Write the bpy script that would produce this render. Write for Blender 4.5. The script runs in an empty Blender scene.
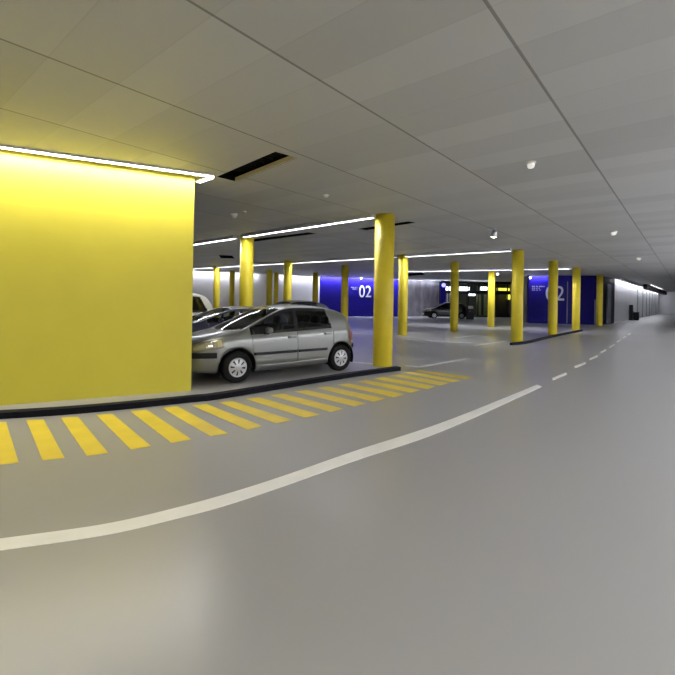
import bpy, bmesh, math, random
import numpy as np
from mathutils import Vector, Matrix

random.seed(7)
sc = bpy.context.scene
COL = sc.collection
PI = math.pi

# ------------------------------------------------------------------ camera geometry
FPX = 421.0; CX = 337.5; YH = 299.0          # focal length and level line, photograph pixels
ROLL = math.radians(0.95)
EYE = 1.70; H = 3.885                        # eye height, ceiling height

def ray(px, py):
    u = (px-CX)/FPX; v = (YH-py)/FPX
    c, s = math.cos(ROLL), math.sin(ROLL)
    return Vector((u*c - v*s, 1.0, u*s + v*c))
def on_z(px, py, z):
    d = ray(px, py); t = (z-EYE)/d.z
    return Vector((d.x*t, t, z))
def fl(px, py): return on_z(px, py, 0.0)
def cl(px, py): return on_z(px, py, H)
def at_d(px, d, py=300.0):
    r = ray(px, py); return Vector((r.x*d, d, 0))
def at(px, py, d):
    r = ray(px, py); return Vector((r.x*d, d, EYE + r.z*d))

cam = bpy.data.cameras.new('camera'); camo = bpy.data.objects.new('camera', cam); COL.objects.link(camo)
c, s = math.cos(ROLL), math.sin(ROLL)
camo.matrix_world = Matrix(((c, -s, 0, 0), (0, 0, -1, 0), (s, c, 0, EYE), (0, 0, 0, 1)))
cam.sensor_width = 36; cam.lens = FPX/675*36; cam.shift_y = -(337.5-YH)/675
cam.clip_start = .05; cam.clip_end = 300
sc.camera = camo

# grid directions of the building
TD = math.radians(39.9)
D = Vector((math.sin(TD), math.cos(TD), 0))       # along the lane
E = Vector((-math.cos(TD), math.sin(TD), 0))      # across it, into the parking hall
ANG_E = math.atan2(E.y, E.x)

# ------------------------------------------------------------------ materials
def mat(name, col, rough=.5, metal=0., emit=None, es=0., coat=0., spec=.5):
    m = bpy.data.materials.new(name); m.use_nodes = True
    b = m.node_tree.nodes['Principled BSDF']
    b.inputs['Base Color'].default_value = (*col, 1); b.inputs['Roughness'].default_value = rough
    b.inputs['Metallic'].default_value = metal; b.inputs['Coat Weight'].default_value = coat
    b.inputs['Coat Roughness'].default_value = .08
    b.inputs['Specular IOR Level'].default_value = spec
    if emit:
        b.inputs['Emission Color'].default_value = (*emit, 1); b.inputs['Emission Strength'].default_value = es
    return m
def nodes(m): return m.node_tree.nodes, m.node_tree.links, m.node_tree.nodes['Principled BSDF']
def noisy(m, scale, amount, rough_amt=0., stretch=(1, 1, 1), rot=0., bump=0., detail=4.):
    """vary the base colour (and gloss) with soft wear"""
    N, Lk, b = nodes(m)
    tc = N.new('ShaderNodeTexCoord'); mp = N.new('ShaderNodeMapping'); nz = N.new('ShaderNodeTexNoise')
    mp.inputs['Scale'].default_value = stretch; mp.inputs['Rotation'].default_value = (0, 0, rot)
    nz.inputs['Scale'].default_value = scale; nz.inputs['Detail'].default_value = detail
    Lk.new(tc.outputs['Object'], mp.inputs[0]); Lk.new(mp.outputs[0], nz.inputs['Vector'])
    mr = N.new('ShaderNodeMapRange'); mr.inputs['From Min'].default_value = .3; mr.inputs['From Max'].default_value = .7
    mr.inputs['To Min'].default_value = 1-amount; mr.inputs['To Max'].default_value = 1+amount
    Lk.new(nz.outputs['Fac'], mr.inputs['Value'])
    mx = N.new('ShaderNodeVectorMath'); mx.operation = 'SCALE'
    mx.inputs[0].default_value = b.inputs['Base Color'].default_value[:3]
    Lk.new(mr.outputs[0], mx.inputs['Scale']); Lk.new(mx.outputs[0], b.inputs['Base Color'])
    if rough_amt:
        r0 = b.inputs['Roughness'].default_value
        m2 = N.new('ShaderNodeMapRange'); m2.inputs['From Min'].default_value = .3; m2.inputs['From Max'].default_value = .7
        m2.inputs['To Min'].default_value = r0-rough_amt; m2.inputs['To Max'].default_value = r0+rough_amt
        Lk.new(nz.outputs['Fac'], m2.inputs['Value']); Lk.new(m2.outputs[0], b.inputs['Roughness'])
    if bump:
        bp = N.new('ShaderNodeBump'); bp.inputs['Strength'].default_value = bump; bp.inputs['Distance'].default_value = .01
        Lk.new(nz.outputs['Fac'], bp.inputs['Height']); Lk.new(bp.outputs[0], b.inputs['Normal'])
    return m

FLOOR = noisy(mat('floor_epoxy', (.295, .29, .285), .30, spec=.5), .25, .025, .02, detail=2.)
YWALL = noisy(mat('yellow_wall_paint', (.69, .60, .055), .45, spec=.5), 1.5, .03)
YCOL = noisy(mat('yellow_column_paint', (.72, .57, .03), .45, spec=.4), 2.0, .04)
HOUSE2 = mat('rib_grey', (.34, .34, .36), .6)
YLINE = noisy(mat('yellow_floor_paint', (.72, .55, .045), .4), 3.0, .07)
WLINE = noisy(mat('white_floor_paint', (.78, .77, .72), .4), 3.0, .06)
FLINE = noisy(mat('worn_white_floor_paint', (.66, .66, .66), .45), 6.0, .15)
WHITE = noisy(mat('white_wall_paint', (.72, .72, .74), .6), .6, .04)
BLUE = noisy(mat('blue_wall_paint', (.006, .0025, .135), .55, spec=.12), .6, .08)
GREYW = noisy(mat('grey_stone', (.17, .165, .19), .5), 1.1, .45, stretch=(1.6, 1.6, .5))
DARK = mat('dark_frame', (.009, .0095, .013), .5, spec=.25)
KERB = noisy(mat('black_kerb', (.006, .0065, .010), .75, spec=.15), 4, .2)
NUM = mat('white_lettering', (.62, .62, .66), .5)
SMALLNUM = mat('pale_lettering', (.22, .20, .42), .5)
HOUSE = mat('lamp_housing_white', (.75, .75, .77), .5)
METAL = mat('aluminium', (.55, .56, .58), .35, .9)
VENT = mat('vent_black', (.006, .006, .006), .9, spec=.05)
VENT2 = mat('vent_grey', (.018, .018, .018), .8, spec=.1)
VRIM = mat('vent_rim', (.50, .47, .34), .5)
VRAIL = mat('dull_grey_metal', (.16, .17, .22), .5, .2)
PLAST = mat('white_plastic', (.93, .92, .88), .4)
STRIP = mat('lamp_white', (.9, .9, .9), .5, emit=(.93, .95, 1.0), es=60)
STRIPY = mat('lamp_cove', (.9, .9, .9), .5, emit=(1.0, .97, .95), es=102)
STRIPB = mat('lamp_wash', (.9, .9, .9), .5, emit=(.86, .88, 1.0), es=30)
STRIPR = mat('lamp_right_unseen', (.9, .9, .9), .5, emit=(.93, .94, 1.0), es=200)
STRIP2 = mat('lamp_white_strong', (.9, .9, .9), .5, emit=(.90, .92, 1.0), es=115)
STRIPBL = mat('lamp_blue_wash', (.9, .9, .9), .5, emit=(.78, .80, 1.0), es=210)
STRIPT = mat('lamp_tunnel', (.9, .9, .9), .5, emit=(.90, .92, 1.0), es=25)
STRIPREAR = mat('lamp_rear_added', (.9, .9, .9), .5, emit=(1.0, .95, .82), es=40)
STRIPBF = mat('lamp_corner_wash', (.9, .9, .9), .5, emit=(.75, .78, 1.0), es=120)
SPOT = mat('lamp_spot', (.9, .9, .9), .5, emit=(1, 1, 1), es=14)
LSHOP = mat('lamp_shop', (.9, .9, .9), .5, emit=(.95, .97, 1.0), es=8)
LYEL = mat('lamp_yellow', (.8, .7, .1), .5, emit=(1, .85, .08), es=3)
LBLU = mat('lamp_blue', (.2, .2, .9), .5, emit=(.22, .2, 1.0), es=3)

def ceiling_material():
    m = mat('ceiling_panels', (.30, .30, .295), .5, spec=.35)
    N, Lk, b = nodes(m)
    tc = N.new('ShaderNodeTexCoord'); mp = N.new('ShaderNodeMapping')
    mp.vector_type = 'TEXTURE'; mp.inputs['Rotation'].default_value = (0, 0, ANG_E)   # x along E, y along -D.. planks run along E
    Lk.new(tc.outputs['Object'], mp.inputs[0])
    sx = N.new('ShaderNodeSeparateXYZ'); Lk.new(mp.outputs[0], sx.inputs[0])
    def M(op, a, bb=None):
        n = N.new('ShaderNodeMath'); n.operation = op
        for i, q in enumerate((a, bb)):
            if q is None: continue
            if isinstance(q, (int, float)): n.inputs[i].default_value = q
            else: Lk.new(q, n.inputs[i])
        return n.outputs[0]
    X, Y = sx.outputs[0], sx.outputs[1]
    # planks, 0.6 m wide: one tone each, cut at the joints that run along the lane
    row = M('FLOOR', M('DIVIDE', Y, .62)); bay = M('FLOOR', M('DIVIDE', M('ADD', X, JOINT0), JOINTW))
    cv = N.new('ShaderNodeCombineXYZ'); Lk.new(row, cv.inputs[0]); Lk.new(bay, cv.inputs[1])
    wn = N.new('ShaderNodeTexWhiteNoise'); wn.noise_dimensions = '2D'; Lk.new(cv.outputs[0], wn.inputs['Vector'])
    nz = N.new('ShaderNodeTexNoise'); nz.inputs['Scale'].default_value = .35; Lk.new(tc.outputs['Object'], nz.inputs['Vector'])
    tone = M('ADD', M('MULTIPLY', wn.outputs['Value'], .17), M('MULTIPLY', nz.outputs['Fac'], .16))
    tone = M('ADD', tone, .84)
    fx = M('FRACT', M('DIVIDE', M('ADD', X, JOINT0), JOINTW))
    j1 = M('LESS_THAN', M('ABSOLUTE', M('SUBTRACT', fx, .5)), .5-.014/JOINTW)     # 0 on the joint
    fy = M('FRACT', M('DIVIDE', Y, .62))
    j2 = M('ADD', M('MULTIPLY', M('LESS_THAN', M('ABSOLUTE', M('SUBTRACT', fy, .5)), .49), .10), .90)
    jj = M('MULTIPLY', M('ADD', M('MULTIPLY', j1, .55), .45), j2)
    k = M('MULTIPLY', tone, jj)
    mx = N.new('ShaderNodeVectorMath'); mx.operation = 'SCALE'; mx.inputs[0].default_value = (.52, .52, .51)
    Lk.new(k, mx.inputs['Scale']); Lk.new(mx.outputs[0], b.inputs['Base Color'])
    return m
_a = cl(560, 112).dot(E); _b = cl(400, 129).dot(E)
JOINTW = abs(_b-_a); JOINT0 = -_a + 20*JOINTW
CEIL = ceiling_material()

def glass_mat(name, tint, refl=1.45):
    m = bpy.data.materials.new(name); m.use_nodes = True
    N, Lk = m.node_tree.nodes, m.node_tree.links; N.clear()
    o = N.new('ShaderNodeOutputMaterial'); mx = N.new('ShaderNodeMixShader'); t = N.new('ShaderNodeBsdfTransparent')
    g = N.new('ShaderNodeBsdfGlossy'); f = N.new('ShaderNodeFresnel')
    t.inputs[0].default_value = (*tint, 1); g.inputs['Roughness'].default_value = .03; f.inputs[0].default_value = refl
    Lk.new(f.outputs[0], mx.inputs[0]); Lk.new(t.outputs[0], mx.inputs[1]); Lk.new(g.outputs[0], mx.inputs[2]); Lk.new(mx.outputs[0], o.inputs[0])
    return m
CGLASS = glass_mat('car_glass', (.55, .58, .55), 1.5)
DGLASS = glass_mat('dark_car_glass', (.10, .10, .11), 1.6)
PANE = glass_mat('pane_glass', (.72, .75, .76), 1.5)

# ------------------------------------------------------------------ object helpers
def link(name, bm, m, parent=None, smooth=False, kind=None, label=None):
    me = bpy.data.meshes.new(name)
    bmesh.ops.recalc_face_normals(bm, faces=bm.faces[:])
    bm.to_mesh(me); bm.free()
    for mm in (m if isinstance(m, (list, tuple)) else [m]): me.materials.append(mm)
    if smooth: me.shade_smooth()
    o = bpy.data.objects.new(name, me); COL.objects.link(o)
    if parent: o.parent = parent
    if kind: o['kind'] = kind
    if label: o['label'] = label
    return o
def tag(o, label, cat, group=None):
    o['label'] = label; o['category'] = cat
    if group: o['group'] = group
    return o
def empty(name, loc, rz=0.):
    o = bpy.data.objects.new(name, None); COL.objects.link(o)
    o.location = loc; o.rotation_euler = (0, 0, rz); o.empty_display_size = .2
    return o
def bx(bm, lo, hi, bev=0., M=None):
    r = bmesh.ops.create_cube(bm, size=1.0)
    vs = r['verts']
    for v in vs:
        v.co = Vector([lo[i] + (v.co[i]+.5)*(hi[i]-lo[i]) for i in range(3)])
    if bev:
        es = list({e for v in vs for e in v.link_edges})
        g = bmesh.ops.bevel(bm, geom=es, offset=bev, segments=2, affect='EDGES', profile=.6)
        vs = list({v for f in g['faces'] for v in f.verts} | {v for v in vs if v.is_valid})
    if M is not None:
        for v in vs: v.co = M @ v.co
    return vs
def box(lo, hi, bev=0.): bm = bmesh.new(); bx(bm, lo, hi, bev); return bm
def prism(pts, z0, z1, bev=0.):
    bm = bmesh.new()
    a = [bm.verts.new((p[0], p[1], z0)) for p in pts]; b = [bm.verts.new((p[0], p[1], z1)) for p in pts]
    n = len(pts); bm.faces.new(a); bm.faces.new(b)
    for i in range(n): bm.faces.new((a[i], a[(i+1) % n], b[(i+1) % n], b[i]))
    if bev:
        bmesh.ops.bevel(bm, geom=[e for e in bm.edges], offset=bev, segments=2, affect='EDGES', profile=.6)
    return bm
def strip_solid(left, right, z0, z1):
    """a band between two matching polylines, with thickness"""
    bm = bmesh.new(); n = len(left)
    V = [[bm.verts.new((p.x, p.y, z)) for p in side] for side in (left, right) for z in (z0, z1)]
    l0, l1, r0, r1 = V
    for i in range(n-1):
        bm.faces.new((l1[i], l1[i+1], r1[i+1], r1[i])); bm.faces.new((l0[i], r0[i], r0[i+1], l0[i+1]))
        bm.faces.new((l0[i], l0[i+1], l1[i+1], l1[i])); bm.faces.new((r0[i], r1[i], r1[i+1], r0[i+1]))
    bm.faces.new((l0[0], l1[0], r1[0], r0[0])); bm.faces.new((l0[-1], r0[-1], r1[-1], l1[-1]))
    return bm
def lathe(prof, n=32, M=None):
    """prof: (radius, z) from bottom to top, closed at both ends by caps"""
    bm = bmesh.new(); rings = []
    for r, z in prof:
        rings.append([bm.verts.new((r*math.cos(2*PI*k/n), r*math.sin(2*PI*k/n), z)) for k in range(n)])
    for a, b in zip(rings, rings[1:]):
        for k in range(n): bm.faces.new((a[k], a[(k+1) % n], b[(k+1) % n], b[k]))
    bm.faces.new(rings[0]); bm.faces.new(rings[-1])
    if M is not None:
        for v in bm.verts: v.co = M @ v.co
    return bm
def wall_mesh(p, q, thick, z0=0., z1=H, back=None):
    """wall with front face from p to q; thickness goes away from the camera"""
    p = Vector((p.x, p.y, 0)); q = Vector((q.x, q.y, 0))
    d = (q-p).normalized(); n = Vector((-d.y, d.x, 0))
    if n.dot((p+q)/2) < 0: n = -n
    return prism([p, q, q+n*thick, p+n*thick], z0, z1)
def smooth_line(pts, n):
    """Catmull-Rom through points"""
    P = [pts[0]*2-pts[1]] + list(pts) + [pts[-1]*2-pts[-2]]
    out = []; m = len(pts)-1
    for k in range(n+1):
        t = k/n*m; i = min(int(t), m-1); f = t-i
        a, b, cc, dd = P[i], P[i+1], P[i+2], P[i+3]
        out.append(.5*((2*b)+(cc-a)*f+(2*a-5*b+4*cc-dd)*f*f+(3*b-a-3*cc+dd)*f**3))
    return out

# ------------------------------------------------------------------ the setting
floor = link('floor', prism([Vector((-32, -9)), Vector((80, -9)), Vector((80, 92)), Vector((-32, 92))], -.2, 0.), FLOOR, kind='structure')

vent_px = [
    [(216.7, 176.8), (275.3, 151.6), (297.5, 158.0), (236.5, 181.6)],
    [(246, 240.0), (308, 232.4), (317, 233.6), (254, 241.6)],
    [(358, 228.8), (408, 221.4), (416, 222.7), (366, 230.2)],
    [(218.5, 255.0), (232, 255.6), (235.0, 258.4), (221, 258.2)],
    [(406, 273.4), (422, 272.6), (425, 274.9), (408, 275.8)],
]
vents = [[cl(*p) for p in q] for q in vent_px]
bm = bmesh.new()
def loop(pts):
    vs = [bm.verts.new(p) for p in pts]
    for i in range(len(vs)): bm.edges.new((vs[i], vs[(i+1) % len(vs)]))
loop([Vector((-32, -9, H)), Vector((80, -9, H)), Vector((80, 92, H)), Vector((-32, 92, H))])
for q in vents: loop(q)
bmesh.ops.triangle_fill(bm, use_beauty=True, use_dissolve=False, edges=bm.edges[:])
ceiling = link('ceiling', bm, CEIL, kind='structure')

# yellow wall, with cove lamp round its head
yw0 = fl(0, 405.6); yw1 = fl(191, 390.6); yd = (yw1-yw0).normalized()
yw00 = yw0 - yd*5.5
wall_left = link('wall_left', wall_mesh(yw00, yw1, .32), YWALL, kind='structure', label='bright yellow painted wall beside the driving lane')
yn = Vector((-yd.y, yd.x, 0))

# back walls
wb0 = at_d(140, 32.2); wb1 = at_d(319.4, 40.4)
wall_back_left = link('wall_back_left', wall_mesh(wb0 - (wb1-wb0).normalized()*12, wb1, .3), WHITE, kind='structure')
bb1 = at_d(398.2, 43.0)
wall_back = link('wall_back', wall_mesh(wb1+(bb1-wb1).normalized()*.02, bb1, .3), BLUE, kind='structure', label='blue painted wall with the number 02')
gb1 = at_d(439, 46.0)
wall_back_middle = link('wall_back_middle', wall_mesh(bb1+(gb1-bb1).normalized()*.02, gb1, .3), GREYW, kind='structure')
eb1 = at_d(527, 46.0)
sb0 = at_d(528.3, 34.3); sb1 = at_d(603.4, 33.05)
wall_far = link('wall_far', wall_mesh(sb0, sb1, .3), BLUE, kind='structure', label='dark blue wall with large 02 behind the kerb island columns')
rd = Vector((eb1.x-sb0.x, eb1.y-sb0.y, 0))
wall_far_return = link('wall_far_return', prism([sb0+Vector((0, .31, 0)), sb0+Vector((.3, .31, 0)), Vector((eb1.x+.3, eb1.y+6, 0)), Vector((eb1.x, eb1.y+6, 0))], 0, H), GREYW, kind='structure')
# tunnel
tw0 = at_d(614.6, 37.0); tw1 = at_d(658.5, 74.0)
wall_tunnel = link('wall_tunnel', wall_mesh(tw0, tw1, .3), WHITE, kind='structure', label='white tunnel wall with dark upright joints')
wall_tunnel_end = link('wall_tunnel_end', wall_mesh(at_d(657.0, 74.6), at_d(735, 62.0), .3), WHITE, kind='structure')
# dark pier between the blue wall and the tunnel
pier0 = at_d(603.8, 34.2); pier1 = at_d(614.4, 36.6)
trim_1 = link('trim_1', wall_mesh(pier0, pier1, .3), DARK, kind='structure')
a_, b_ = at_d(608.0, 34.5), at_d(611.2, 35.3)
link('pier_panel', wall_mesh(a_, b_, .1, .05, 3.3), VRAIL, parent=trim_1, label='grey metal panel of the pier')
# joints and head beam of the tunnel wall
td = (tw1-tw0).normalized(); tn = Vector((td.y, -td.x, 0))
if tn.dot(tw0) > 0: tn = -tn
for f in (.34, .46, .56, .65, .73, .80, .86, .91):
    p = tw0 + (tw1-tw0)*f
    link('wall_rib', prism([p, p+td*.3, p+td*.3+tn*.10, p+tn*.10], 0, H-.45), HOUSE2, parent=wall_tunnel, label='dark upright rib on the white tunnel wall')
p = tw0+td*13; q = tw1-td*2
trim_2 = link('trim_2', prism([p+tn*.9, q+tn*.9, q+tn*1.25, p+tn*1.25], H-.55, H), DARK, kind='structure')
# right hand wall of the lane and wall behind the camera
N_ = Vector((math.cos(TD), -math.sin(TD), 0))
r0 = N_*5.0 - D*7; r1 = N_*5.0 + D*92
wall_right = link('wall_right', wall_mesh(r0, r1, .3), WHITE, kind='structure')
wall_rear = link('wall_rear', prism([Vector((-32, -9.3)), Vector((10, -9.3)), Vector((10, -9)), Vector((-32, -9))], 0, H), WHITE, kind='structure')
wall_left_far = link('wall_left_far', prism([Vector((-32.3, -9)), Vector((-32, -9)), Vector((-32, 26)), Vector((-32.3, 26))], 0, H), WHITE, kind='structure')

# ------------------------------------------------------------------ lettering on walls
def text_on(wall, txt, pxl, pxr, pyt, pyb, p, q, m, name, label, sx=None, off=.02):
    """lettering lying on the front face of the wall through p, q"""
    cu = bpy.data.curves.new('t', 'FONT'); cu.body = txt; cu.extrude = .02; cu.resolution_u = 8
    to = bpy.data.objects.new('t', cu); COL.objects.link(to)
    dg = bpy.context.evaluated_depsgraph_get()
    me = bpy.data.meshes.new_from_object(to.evaluated_get(dg)); bpy.data.objects.remove(to); bpy.data.curves.remove(cu)
    bm = bmesh.new(); bm.from_mesh(me); bpy.data.meshes.remove(me)
    d = Vector((q.x-p.x, q.y-p.y, 0)).normalized(); n = Vector((d.y, -d.x, 0))
    def hit(px, py):
        r = ray(px, py); o = Vector((0, 0, EYE)); pp = Vector((p.x, p.y, 0))
        t = (pp-o).dot(n)/r.dot(n); return o+r*t
    a = hit(pxl, pyb); b = hit(pxr, pyb); t_ = hit((pxl+pxr)/2, pyt)
    w = (b-a).dot(d); h = t_.z-a.z
    xs = [v.co.x for v in bm.verts]; ys = [v.co.y for v in bm.verts]
    for v in bm.verts:
        X = (v.co.x-min(xs))/(max(xs)-min(xs))*w; Z = (v.co.y-min(ys))/(max(ys)-min(ys))*h
        v.co = Vector((a.x, a.y, a.z)) + d*X + Vector((0, 0, Z)) + n*(off+v.co.z)
    return link(name, bm, m, parent=wall, label=label)
def fine_print(wall, rows, p, q, name, label):
    """short rows of small unreadable lettering"""
    bm = bmesh.new()
    d = Vector((q.x-p.x, q.y-p.y, 0)).normalized(); n = Vector((d.y, -d.x, 0))
    for pxl, pxr, py, hh in rows:
        r = ray(pxl, py); t = (Vector((p.x, p.y, EYE))-Vector((0, 0, EYE))).dot(n)/r.dot(n)
        a = Vector((0, 0, EYE))+r*t; r2 = ray(pxr, py); t2 = Vector((p.x, p.y, 0)).dot(n)/r2.dot(n)
        W = (r2*t2-r*t).dot(d); x = 0
        while x < W:
            w = random.uniform(.07, .14)
            pts = [a+d*x+n*.004, a+d*min(x+w, W)+n*.004, a+d*min(x+w, W)+n*.012, a+d*x+n*.012]
            b2 = prism(pts, a.z-hh/2, a.z+hh/2); me = bpy.data.meshes.new('x'); b2.to_mesh(me); b2.free(); bm.from_mesh(me); bpy.data.meshes.remove(me)
            x += w+random.choice((.03, .03, .09))
    return link(name, bm, SMALLNUM, parent=wall, label=label)
text_on(wall_back, '02', 359.0, 371.0, 285.6, 297.2, wb1, bb1, NUM, 'number', 'white number 02 on the blue back wall')
fine_print(wall_back, [(351, 357, 287.3, .09), (352.5, 357, 289.0, .09)], wb1, bb1, 'small_lettering', 'two rows of small pale lettering')
text_on(wall_far, '02', 545.6, 564.0, 286.0, 300.4, sb0, sb1, NUM, 'number', 'large white number 02 on the dark blue wall')
fine_print(wall_far, [(532, 544.5, 286.4, .08), (532, 540, 288.2, .08), (532, 541, 290, .08)], sb0, sb1, 'small_lettering', 'rows of small pale lettering')
# service doors in the dark blue wall
def on_wall(px, p, q):
    d = Vector((q.x-p.x, q.y-p.y, 0)).normalized(); n = Vector((d.y, -d.x, 0)); r = ray(px, 300)
    t = Vector((p.x, p.y, 0)).dot(n)/r.dot(n); return Vector((r.x*t, t, 0)) + n*.0
sn = Vector(((sb1-sb0).y, -(sb1-sb0).x, 0)).normalized()
p, q = on_wall(566.8, sb0, sb1), on_wall(567.7, sb0, sb1)
link('edge_strip', prism([p, q, q+sn*.05, p+sn*.05], .1, 3.4), VRAIL, parent=wall_far, label='narrow grey upright strip on the blue wall')
p, q = on_wall(594.5, sb0, sb1), on_wall(598, sb0, sb1)
link('panel', prism([p, q, q+sn*.06, p+sn*.06], .0, 2.0), VRAIL, parent=wall_far, label='low grey metal panel on the blue wall')

# ------------------------------------------------------------------ painted lines (parts of the floor)
ZP = .004
zeb = [
 [(-14, 424), (6, 422), (18.7, 462.8), (-12, 466)],
 [(26.2, 420.2), (43.6, 419.6), (64.7, 458.3), (42.6, 460.4)],
 [(60.6, 418), (77.7, 416.8), (108.3, 453.2), (86.9, 456)],
 [(96.1, 415), (112.4, 414), (151, 446.4), (131.2, 449.8)],
 [(130.2, 411.3), (146.5, 410), (191.5, 439.6), (171.4, 443)],
 [(161.8, 408), (177.2, 406.5), (228.2, 433.8), (210.2, 436.2)],
 [(191.8, 405.5), (206.1, 404.2), (262.6, 426.3), (247.2, 429.7)],
 [(219.0, 402.6), (232.5, 401.4), (292.2, 420.2), (276.2, 423.6)],
 [(246.0, 399.0), (259.0, 397.6), (319.8, 414.7), (305.2, 417.8)],
 [(270.5, 395.4), (283.5, 394.0), (343.3, 408.9), (330.7, 412.0)],
 [(294.5, 391.6), (307.0, 390.3), (366.5, 403.5), (354.6, 406.5)],
 [(317.0, 388.0), (328.5, 386.8), (385.2, 398.7), (373.3, 401.8)],
 [(337.5, 384.8), (348.5, 383.6), (404.0, 394.3), (393.8, 397.4)],
 [(356.5, 381.5), (366.5, 380.4), (420.0, 390.2), (410.8, 392.9)],
 [(374.0, 378.6), (383.2, 377.4), (435.7, 386.4), (427.8, 389.5)],
 [(391.0, 375.4), (399.0, 374.6), (448.5, 383.2), (439.8, 385.6)],
 [(403.5, 372.8), (409.5, 372.0), (460.5, 380.6), (452.0, 382.2)],
 [(413.5, 371.2), (419.0, 370.2), (473.5, 377.4), (465.0, 379.2)],
]
for q in zeb:
    link('yellow_stripe', prism([fl(*p) for p in q], 0, ZP), YLINE, parent=floor, label='yellow painted stripe of the hatched band along the kerb')
up = [(-40, 544.5), (0, 539.0), (102, 524.8), (170, 509.6), (230, 493.2), (288, 474.6), (356, 450.8), (450, 419.8), (537, 384.8)]
lo = [(-40, 555.8), (0, 550.7), (102, 536.0), (170, 520.6), (230, 504.4), (288, 485.0), (356, 460.6), (450, 428.2), (542, 386.8)]
link('lane_line', strip_solid(smooth_line([fl(*p) for p in up], 60), smooth_line([fl(*p) for p in lo], 60), 0, ZP), WLINE, parent=floor, label='long curved white lane line')
for (x0, y0, x1, y1, t) in [(552, 379.2, 566, 373.6, 2.1), (574.2, 367.2, 585.0, 362.9, 1.8), (589.0, 359.4, 597.0, 356.0, 1.5), (600.2, 352.6, 605.4, 350.0, 1.2),
                            (609.0, 347.4, 614.3, 344.5, 1.0), (616.2, 342.2, 620.4, 339.8, .9), (622.6, 338.2, 625.6, 336.3, .8), (627.4, 335.0, 630.0, 333.4, .7)]:
    link('lane_dash', prism([fl(x0, y0-t*.5), fl(x1, y1-t*.5), fl(x1+1, y1+t*.5), fl(x0+1, y0+t*.5)], 0, ZP), WLINE, parent=floor, label='short white dash continuing the lane line')
def bay(a, b, w=.12):
    p, q = fl(*a), fl(*b); d = (q-p).normalized(); n = Vector((-d.y, d.x, 0))*w/2
    link('bay_line', prism([p+n, q+n, q-n, p-n], 0, ZP), FLINE, parent=floor, label='white parking bay line')
for a, b in [((345, 361.5), (374, 364.0)), ((406, 365.6), (421, 367.3)), ((419, 367.2), (468, 358.2)), ((408, 339.6), (443, 341.2)), ((446, 341.8), (472, 342.8)),
             ((455, 338), (479, 334.8)), ((407, 333.6), (432, 332.6)), ((474, 345.5), (506, 341)), ((352, 333), (375, 335))]:
    bay(a, b, .14)

# ------------------------------------------------------------------ kerbs
kt = [(-45, 414), (0, 412.0), (85, 406.2), (191, 396.0), (220, 392.8), (302, 380.3), (356, 372.8), (400.6, 366.6)]
kb = [(-45, 421), (0, 419.2), (85, 413.2), (191, 402.6), (220, 399.2), (302, 385.6), (356, 376.8), (400.8, 370.6)]
front = smooth_line([fl(*p) for p in kb], 60)
back = []
for i, p in enumerate(front):
    a = front[max(i-1, 0)]; b = front[min(i+1, len(front)-1)]; d = (b-a).normalized(); n = Vector((-d.y, d.x, 0))
    back.append(p + n*.16)
tag(link('kerb', strip_solid(back, front, 0, .088), KERB), 'long curved black kerb along the yellow wall and silver hatchback', 'kerb')
kf = [v + N_*.10 for v in smooth_line([fl(*p) for p in [(509.5, 345.2), (526, 343.2), (552, 337.0), (581.0, 331.0)]], 24)]
kbk = []
for i, p in enumerate(kf):
    a = kf[max(i-1, 0)]; b = kf[min(i+1, len(kf)-1)]; d = (b-a).normalized(); n = Vector((-d.y, d.x, 0))
    kbk.append(p + n*.10)
tag(link('kerb', strip_solid(kbk, kf, 0, .10), KERB), 'short black kerb at the foot of three columns before the dark blue wall', 'kerb')

# ------------------------------------------------------------------ columns
GC = 'yellow columns'
cols = [
 (385.0, 213.0, .232, 'thickest yellow round column in the foreground, at the end of the long black kerb behind the hatchback'),
 (247.2, 235.0, .222, 'yellow round column rising behind the windscreen of the silver hatchback'),
 (217.0, 265.8, .20, 'thin yellow column before the white wall, next to the pale van'),
 (232.3, 270.5, .20, 'thin yellow column just left of the thick column behind the windscreen'),
 (269.6, 269.6, .20, 'left one of two thin yellow columns close together above the hatchback windscreen'),
 (276.4, 272.4, .18, 'smaller farther one of two thin yellow columns close together, right one'),
 (287.9, 260.7, .222, 'yellow round column rising behind the middle of the hatchback roof'),
 (315.6, 272.6, .222, 'yellow column at the left edge of the blue back wall'),
 (345.2, 265.0, .21, 'yellow column in front of the blue back wall, left of its number 02'),
 (403.6, 254.5, .21, 'yellow round column at the right edge of the blue back wall'),
 (455.0, 262.0, .205, 'yellow column in front of the black car'),
 (491.8, 268.7, .20, 'thin yellow column in front of the glazed entrance'),
 (517.8, 249.3, .212, 'tallest yellow column on the short kerb, at its near end'),
 (553.3, 259.6, .205, 'middle yellow column on the short kerb, partly hiding the large 02'),
 (576.6, 266.9, .20, 'yellow column at the far end of the short kerb'),
 (600.0, 274.7, .20, 'farthest right yellow column beside the tunnel mouth'),
]
COLPOS = []
for px, py, k, lab in cols:
    p = cl(px, py)
    # the top of the near edge is what the photo shows; push the axis one radius back
    r = (H-EYE)*k/2
    dirn = Vector((p.x, p.y, 0)).normalized(); p = p + dirn*r
    o = link('column', lathe([(r-.012, 0), (r, .012), (r, H-.03), (r-.015, H-.028), (r-.015, H-.001)], 40), YCOL)
    for f in o.data.polygons: f.use_smooth = len(f.vertices) == 4
    if 'short kerb' in lab: p = p + dirn*(.12 if px < 530 else .42) + E*.08 + Vector((.10, 0, 0))
    COLPOS.append(p)
    o.location = (p.x, p.y, 0); tag(o, lab, 'column', GC)

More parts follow.
